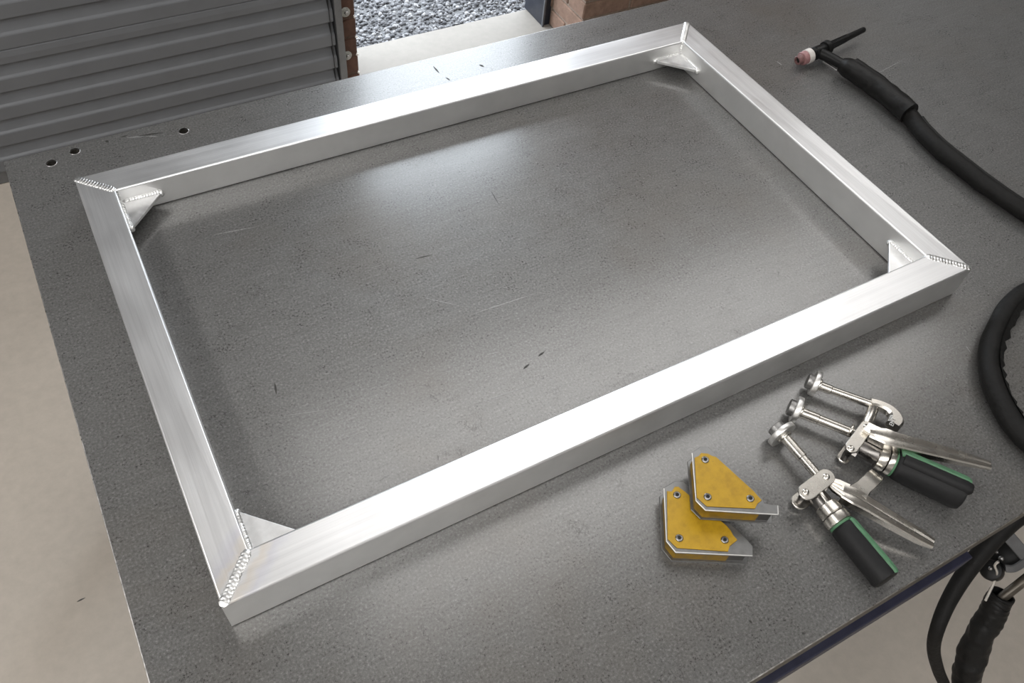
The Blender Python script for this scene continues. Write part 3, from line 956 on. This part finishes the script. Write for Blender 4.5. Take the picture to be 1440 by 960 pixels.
for zz0, zz1 in ((0.0325, 0.0360), (0.0060, 0.0095)):
    bm = NB(); rounded_bar(bm, (0.7051, -0.1753, 0.8840), (0.7446, -0.1699, 0.8840), 0.0225, TZ + zz0, TZ + zz1); finish('link_plate', bm, 'chrome', ca, 30)
for q in ((0.7032, -0.1749, 0.8860), (0.7435, -0.1700, 0.8860)):
    rivet(ca, q, TZ + 0.0362, 0.0046)
    bm = NB(); cyl(bm, (q[0], q[1], TZ + 0.008), (q[0], q[1], TZ + 0.034), 0.0045); finish('pivot_pin', bm, 'chrome_dark', ca)
bm = NB(); cyl(bm, (0.7241, -0.1702, 0.8690), (0.7243, -0.2036, 0.8690), 0.0128); finish('clamp_body', bm, 'chrome_dark', ca)
bm = NB(); cyl(bm, (0.7239, -0.1794, 0.8810), (0.7214, -0.2043, 0.8810), 0.0036); finish('guide_pin', bm, 'chrome', ca)
bm = NB(); lathe(bm, (0.7249, -0.1976, 0.8700), (0.7252, -0.2158, 0.8700), [(0, 0.0145), (0.001, 0.0155), (0.007, 0.0160), (0.014, 0.0168), (0.0155, 0.0155), (0.0155, 0.012)], 32); finish('collar', bm, 'chrome', ca)
bm = NB(); lathe(bm, (0.7253, -0.2137, 0.8700), (0.7252, -0.2281, 0.8700), [(0, 0.0145), (0.001, 0.0172), (0.009, 0.0180), (0.0125, 0.0176), (0.0135, 0.016)], 32); finish('collar', bm, 'chrome', ca)
grip(ca, (0.7254, -0.2295, 0.8695), (0.7258, -0.3119, 0.8695), [0.0165, 0.0180, 0.0185, 0.0187, 0.0184], 1.0, None, 114, 0.0090)
bm = NB(); channel(bm, [(0.7505, -0.1955, 0.8860), (0.7602, -0.2094, 0.8860), (0.7711, -0.2284, 0.8840), (0.7888, -0.2596, 0.8800), (0.8076, -0.2879, 0.8740), (0.8179, -0.3030, 0.8700)], [0.021, 0.027, 0.023, 0.0215, 0.020, 0.016], [0.014, 0.015, 0.013, 0.011, 0.009, 0.004]); lv = finish('lever', bm, 'chrome', ca, 22)
bm = NB(); strip(bm, [V((0.7469, -0.1757, 0.8790)), V((0.7505, -0.1851, 0.8800)), V((0.7554, -0.1979, 0.8820))], [0.013, 0.021, 0.025], [0.010, 0.009, 0.007]); fan = finish('lever_root', bm, 'chrome', lv, 40)
for k in (-1, 0, 1):
    bm = NB(); strip(bm, [V((0.7450, -0.1803, 0.8845)) + Vector((0.0025, 0.004, 0)) * k, V((0.7507, -0.1951, 0.8862)) + Vector((0.004, 0.0062, 0)) * k], 0.0022, 0.0016); finish('fan_rib', bm, 'chrome', fan, 40)
bm = NB(); strip(bm, catmull([(0.7663, -0.2067, 0.8840), (0.7807, -0.2035, 0.8820), (0.7970, -0.2005, 0.8810), (0.8093, -0.1977, 0.8780), (0.8190, -0.1953, 0.8720)], 4), [0.026, 0.021, 0.021, 0.021, 0.019], 0.004); finish('thumb_lug', bm, 'chrome', lv, 40)

# far clamp with the hooked jaw and two pads
cb = thing('hand_clamp', 'nickel plated hand clamp with hooked jaw and two pads lying beyond the other clamp', 'clamp', (0.8650, -0.1710, 0.8500), 'green striped hand clamps')
pad(cb, (0.8384, -0.0307, 0.8690), (0.8437, -0.0381, 0.8690), 0.0115, 0.0190, 0.0080)
bm = NB()
pB = [V((0.8490, -0.0469, 0.8690)), V((0.8592, -0.0601, 0.8690)), V((0.8599, -0.0609, 0.8690)), V((0.8963, -0.1065, 0.8700))]
tube(bm, pB, [0.0070, 0.0070, 0.0060, 0.0060], 20); finish('jaw_rod', bm, 'chrome', cb)
jawp = catmull([(0.8947, -0.1037, 0.8700), (0.9030, -0.1111, 0.8700), (0.9106, -0.1222, 0.8700), (0.9121, -0.1336, 0.8700), (0.9070, -0.1430, 0.8700), (0.8971, -0.1473, 0.8700)], 6)
bm = NB(); strip(bm, jawp, [0.0130, 0.0125, 0.0130, 0.0165, 0.021, 0.019], 0.0150); jw = finish('hooked_jaw', bm, 'chrome', cb, 35)
cu = bpy.data.curves.new('jaw_mark', 'FONT'); cu.body = 'EMT'; cu.size = 0.0085; cu.extrude = 0.0004; cu.align_x = 'CENTER'; cu.align_y = 'CENTER'
tmp = bpy.data.objects.new('tmp', cu); COL.objects.link(tmp)
me = bpy.data.meshes.new_from_object(tmp.evaluated_get(bpy.context.evaluated_depsgraph_get())); me.materials.clear(); me.materials.append(M['disc'])
bpy.data.objects.remove(tmp)
mk = bpy.data.objects.new('raised_mark', me); COL.objects.link(mk); mk.parent = jw
c = V((0.8958, -0.1444, 0.8780)); mk.location = c - wloc(jw); mk.rotation_euler = (0, 0, math.radians(28))
bm = NB(); cyl(bm, (0.8933, -0.1125, 0.8700), (0.8615, -0.1301, 0.8720), 0.0075); finish('jaw_post', bm, 'chrome', cb)
pad(cb, (0.7825, -0.0546, 0.8695), (0.7876, -0.0618, 0.8695), 0.0118, 0.0198, 0.0080)
bm = NB()
tube(bm, [V((0.7911, -0.0694, 0.8695)), V((0.8073, -0.0904, 0.8695)), V((0.8079, -0.0912, 0.8695)), V((0.8367, -0.1312, 0.8705))], [0.0078, 0.0078, 0.0070, 0.0070], 20); finish('screw_rod', bm, 'chrome', cb)
bm = NB(); cyl(bm, (0.8345, -0.1244, 0.8715), (0.8365, -0.1280, 0.8715), 0.0100); finish('rod_nut', bm, 'chrome', cb)
for zz0, zz1 in ((0.0330, 0.0368), (0.0055, 0.0095)):
    bm = NB(); rounded_bar(bm, (0.8067, -0.1513, 0.8850), (0.8494, -0.1357, 0.8850), 0.0175, TZ + zz0, TZ + zz1); finish('link_plate', bm, 'chrome', cb, 30)
for q in ((0.8039, -0.1524, 0.8870), (0.8477, -0.1363, 0.8870)):
    rivet(cb, q, TZ + 0.0370, 0.0046)
    bm = NB(); cyl(bm, (q[0], q[1], TZ + 0.008), (q[0], q[1], TZ + 0.034), 0.0050); finish('pivot_pin', bm, 'chrome_dark', cb)
bm = NB(); cyl(bm, (0.8256, -0.1420, 0.8700), (0.8426, -0.1771, 0.8710), 0.0135); finish('clamp_body', bm, 'chrome_dark', cb)
bm = NB(); strip(bm, [V((0.8094, -0.1466, 0.8700)), V((0.8149, -0.1592, 0.8700))], 0.016, 0.020); finish('body_block', bm, 'chrome_dark', cb, 35)
bm = NB(); lathe(bm, (0.8394, -0.1746, 0.8715), (0.8463, -0.1854, 0.8715), [(0, 0.0135), (0.001, 0.0165), (0.009, 0.0172), (0.012, 0.0165), (0.0125, 0.013)], 32); finish('collar', bm, 'chrome', cb)
bm = NB(); lathe(bm, (0.8467, -0.1850, 0.8715), (0.8532, -0.1949, 0.8715), [(0, 0.0135), (0.001, 0.0176), (0.008, 0.0180), (0.0095, 0.0172), (0.010, 0.014)], 32); finish('collar', bm, 'chrome', cb)
grip(cb, (0.8522, -0.1944, 0.8715), (0.9035, -0.2722, 0.8715), [0.0180, 0.0198, 0.0208, 0.0212, 0.0208], 1.0, 96, 118, 0.0125)
bm = NB(); channel(bm, [(0.8394, -0.1467, 0.8970), (0.8528, -0.1620, 0.8990), (0.8631, -0.1732, 0.8990), (0.8918, -0.1975, 0.8960), (0.9315, -0.2291, 0.8900), (0.9659, -0.2580, 0.8840)], [0.018, 0.027, 0.025, 0.023, 0.020, 0.014], [0.012, 0.014, 0.014, 0.012, 0.010, 0.004]); lv = finish('lever', bm, 'chrome', cb, 22)
bm = NB(); strip(bm, [V((0.8439, -0.1372, 0.8910)), V((0.8473, -0.1471, 0.8920)), V((0.8514, -0.1560, 0.8930))], [0.016, 0.018, 0.020], 0.009); finish('lever_root', bm, 'chrome', lv, 40)
bm = NB(); cyl(bm, (0.8554, -0.1680, 0.8780), (0.8602, -0.1741, 0.8780), 0.008); finish('spring_block', bm, 'chrome_dark', cb)

# ------------------------------------------------------------------ welding torch with its covered hose
torch = thing('welding_torch', 'black welding torch with pink nozzle and hose snaking over the far right of the bench', 'torch', (1.4509, 0.6008, 0.8500))
n0, n1 = V((1.3701, 0.6057, 0.8665)), V((1.4288, 0.6068, 0.8730))
L = (n1 - n0).length
bm = NB(); lathe(bm, n0, n1, [(0.004, 0.0050), (0, 0.0060), (0, 0.0085), (0.001, 0.0093), (0.010, 0.0098), (0.0115, 0.0105)], 28, caps=False); nz = finish('nozzle_tip', bm, 'pink_dark', torch)
bm = NB(); lathe(bm, n0, n1, [(0.0045, 0.0001), (0.0045, 0.0062)], 20, caps=False); finish('bore', bm, 'dark', nz)
bm = NB(); lathe(bm, n0, n1, [(0.0105, 0.0098), (0.0115, 0.0128), (0.013, 0.0138), (0.024, 0.0138)], 28, caps=False); finish('nozzle_cup', bm, 'pink', torch)
bm = NB(); lathe(bm, n0, n1, [(0.0225, 0.0135), (0.0235, 0.0150), (0.0350, 0.0150), (0.0360, 0.0140), (0.036, 0.009)], 28); finish('insulator_ring', bm, 'white_ring', torch)
bm = NB(); lathe(bm, n0, n1, [(0.035, 0.010), (0.0365, 0.0140), (0.041, 0.0140), (0.043, 0.0122), (0.047, 0.0122), (0.048, 0.0135), (L + 0.006, 0.0130), (L + 0.008, 0.010)], 24); finish('torch_head', bm, 'plastic', torch)
c0, c1 = V((1.4250, 0.6070, 0.8730)), V((1.5725, 0.6268, 0.8790))
Lc = (c1 - c0).length
bm = NB(); lathe(bm, c0, c1, [(0, 0.0105), (0.020, 0.0105), (0.0205, 0.0140), (0.024, 0.0150), (0.031, 0.0150), (0.034, 0.0115), (0.038, 0.0088), (Lc * 0.55, 0.0072), (Lc - 0.003, 0.0060), (Lc - 0.0005, 0.0054), (Lc, 0.003)], 24); finish('back_cap', bm, 'plastic', torch)
for k in range(6):
    a = k * math.pi / 3
    t, s, u = frames([c0, c1])[0]
    d = s * math.cos(a) + u * math.sin(a)
    bm = NB(); strip(bm, [c0 + t * 0.036 + d * 0.0085, c0 + t * Lc * 0.62 + d * 0.0068], 0.0022, 0.0022); finish('cap_rib', bm, 'plastic', torch)
bm = NB(); tube(bm, catmull([(1.4246, 0.6044, 0.8730), (1.4363, 0.5837, 0.8720), (1.4484, 0.5442, 0.8710)], 6), [0.0112, 0.0105, 0.0105], 20); finish('neck', bm, 'plastic', torch)
bm = NB(); strip(bm, [V((1.4305, 0.5904, 0.8600)), V((1.4371, 0.5515, 0.8600))], 0.005, 0.004); finish('switch_lever', bm, 'stud', torch)
slv = catmull([(1.4402, 0.5521, 0.8740), (1.4451, 0.5381, 0.8740), (1.4510, 0.5148, 0.8740), (1.4558, 0.4741, 0.8740), (1.4564, 0.4261, 0.8740), (1.4551, 0.3719, 0.8740)], 9)
bm = NB()
rr = interp([0.0145, 0.0185, 0.0200, 0.0205, 0.0200, 0.0200, 0.0208], len(slv))
tube(bm, slv, rr, 26, True)
for v in bm.verts:
    v.co += noise.noise_vector(v.co * 38) * 0.0017
sv = finish('leather_sleeve', bm, 'leather', torch, 60)
bm = NB()   # overlapping seam of the sleeve
seam = [p + Vector((0.006, 0.008, 0.0180)) for p in slv[14:-1]]
strip(bm, seam, 0.012, 0.0025)
for v in bm.verts:
    v.co += noise.noise_vector(v.co * 60) * 0.0012
finish('sleeve_seam', bm, 'leather', sv, 60)
hp = catmull([(1.4598, 0.4061, 0.8682), (1.4569, 0.3662, 0.8682), (1.4454, 0.3263, 0.8682), (1.4380, 0.2748, 0.8682), (1.4387, 0.2217, 0.8682), (1.4411, 0.1549, 0.8682), (1.4513, 0.0815, 0.8682), (1.4749, 0.0070, 0.8682),
              (1.5083, -0.0493, 0.8682), (1.5019, -0.0829, 0.8682), (1.4470, -0.0809, 0.8682), (1.3585, -0.0560, 0.8682), (1.2626, -0.0593, 0.8682), (1.1821, -0.0893, 0.8682), (1.1274, -0.1230, 0.8682), (1.0929, -0.1616, 0.8682), (1.0708, -0.2050, 0.8682), (1.0614, -0.2455, 0.8682), (1.0637, -0.2875, 0.8682)], 10)
bm = NB(); tube(bm, hp, [0.0158] * len(hp), 24)
for v in bm.verts:
    v.co += noise.noise_vector(v.co * 30) * 0.0014
hz = finish('hose', bm, 'hose', torch, 60)
bm = NB()   # stitched seam along the far side of the hose cover
sg = hp[14:75]
strip(bm, [p - s * 0.0085 + u * 0.0136 for p, (t, s, u) in zip(sg, frames(sg))], 0.0050, 0.0022)
finish('hose_seam', bm, 'leather', hz, 60)
bm = NB()   # lapped cover edge, scalloped, on the inner side of the loop
A, B, C2, D2 = [], [], [], []
seg = hp[108:178]
for i, (p, (t, s, u)) in enumerate(zip(seg, frames(seg))):
    wv = 0.0040 * abs(math.sin(i * 0.62)) + 0.0015 * math.sin(i * 1.7)
    a0, a1 = math.radians(62), math.radians(18)
    r = 0.0175
    # inner side of the loop is the left hand side of the path
    A.append(bm.verts.new(p - s * (r * math.cos(a0)) + u * (r * math.sin(a0))))
    B.append(bm.verts.new(p - s * (r * math.cos(a1) + wv) + u * (r * math.sin(a1))))
    C2.append(bm.verts.new(p - s * (0.014 * math.cos(a0)) + u * (0.014 * math.sin(a0))))
    D2.append(bm.verts.new(p - s * (0.014 * math.cos(a1) + wv) + u * (0.012 * math.sin(a1) - 0.002)))
for i in range(len(A) - 1):
    bm.faces.new((A[i], A[i + 1], B[i + 1], B[i])); bm.faces.new((B[i], B[i + 1], D2[i + 1], D2[i])); bm.faces.new((D2[i], D2[i + 1], C2[i + 1], C2[i]))
finish('cover_flap', bm, 'hose', hz, 60)

# ------------------------------------------------------------------ things hanging below the bench edge
cab = thing('hanging_cable', 'thick smooth black cable drooping in an arc below the bench edge', 'cable', (0.9699, -0.3255, 0.8000))
bm = NB()
cp = catmull([(1.1918, -0.3162, 0.7150), (1.1007, -0.3146, 0.7250), (1.0540, -0.3200, 0.7050), (1.0005, -0.3366, 0.6650), (0.9576, -0.3573, 0.6300), (0.9272, -0.3805, 0.6000), (0.9325, -0.4006, 0.5500), (0.9551, -0.4282, 0.4900), (0.9736, -0.4504, 0.4500), (0.9951, -0.4761, 0.4000)], 8)
tube(bm, cp, [0.0165, 0.0160, 0.0150, 0.0135, 0.0120, 0.0108, 0.0100, 0.0095, 0.0092, 0.0092], 20)
finish('cable_sheath', bm, 'hose', cab, 60)

br = thing('hanger_bracket', 'grey flat steel hanger bracket with black clamp knob under the bench edge', 'bracket', (1.0796, -0.3505, 0.6700))
bm = NB(); strip(bm, [V((1.0980, -0.3255, 0.6650)), V((1.1130, -0.3698, 0.6450))], 0.0190, 0.005, up=Vector((-0.5, -0.6, 0.6))); finish('bracket_arm', bm, 'bracket', br, 30)
bm = NB(); strip(bm, catmull([(1.1150, -0.3681, 0.6450), (1.1031, -0.3703, 0.6400), (1.0880, -0.3695, 0.6350), (1.0796, -0.3630, 0.6300)], 5), 0.012, 0.006, up=Vector((-0.5, -0.6, 0.6))); finish('hook_lip', bm, 'bracket', br, 30)
bm = NB(); cyl(bm, (1.1514, -0.3489, 0.5750), (1.1101, -0.3473, 0.6150), 0.0250, 0.005, 28); kb = finish('clamp_knob', bm, 'plastic', br)
bm = NB(); cyl(bm, (1.0870, -0.3560, 0.5950), (1.0597, -0.3532, 0.6250), 0.0165, 0.004, 24); finish('clamp_knob', bm, 'plastic', br)
for q, r in (((1.0996, -0.3474, 0.6150), 0.0045), ((1.1063, -0.3362, 0.6100), 0.003), ((1.0591, -0.3517, 0.6280), 0.0035)):
    bm = NB()
    bmesh.ops.create_icosphere(bm, subdivisions=2, radius=r, matrix=Matrix.Translation(V(q)))
    finish('knob_stud', bm, 'stud', kb)

hh = thing('hanging_torch', 'black wrapped torch handle with brown rod, hung from a wire below the bench', 'torch', (1.0630, -0.4175, 0.5100))
bm = NB()
wp = catmull([(1.0856, -0.3910, 0.5700), (1.0800, -0.3959, 0.5570), (1.0685, -0.4062, 0.5350), (1.0506, -0.4231, 0.5000), (1.0349, -0.4442, 0.4600), (1.0299, -0.4678, 0.4200), (1.0328, -0.5039, 0.3600)], 9)
rw = interp([0.0185, 0.0200, 0.0212, 0.0215, 0.0215, 0.0215, 0.0215], len(wp))
rings = tube(bm, wp, [r * (1 + 0.06 * abs(math.sin(i * 0.9))) for i, r in enumerate(rw)], 24, caps=False)
for v in bm.verts:
    v.co += noise.noise_vector(v.co * 42) * 0.0042
bmesh.ops.contextual_create(bm, geom=rings[-1])
wr = finish('wrapped_handle', bm, 'leather', hh, 60)
bm = NB(); lathe(bm, wp[0], wp[0] * 2 - wp[3], [(-0.002, 0.0180), (0.001, 0.0200), (0.004, 0.0195), (0.0045, 0.0165), (-0.012, 0.0160), (-0.012, 0.0001)], 24, caps=False); finish('handle_mouth', bm, 'plastic', wr)
bm = NB(); tube(bm, [V((1.0804, -0.3940, 0.5550)), V((1.0900, -0.3932, 0.5700)), V((1.1233, -0.3904, 0.5920)), V((1.1916, -0.3856, 0.6400))], 0.0080, 18); finish('brown_rod', bm, 'rod', hh)
bm = NB(); tube(bm, catmull([(1.0574, -0.3504, 0.6550), (1.0550, -0.3523, 0.6450), (1.0612, -0.3615, 0.6300), (1.0613, -0.3696, 0.6100), (1.0522, -0.3839, 0.5750)], 6), 0.0020, 10); finish('hanging_wire', bm, 'disc', br)
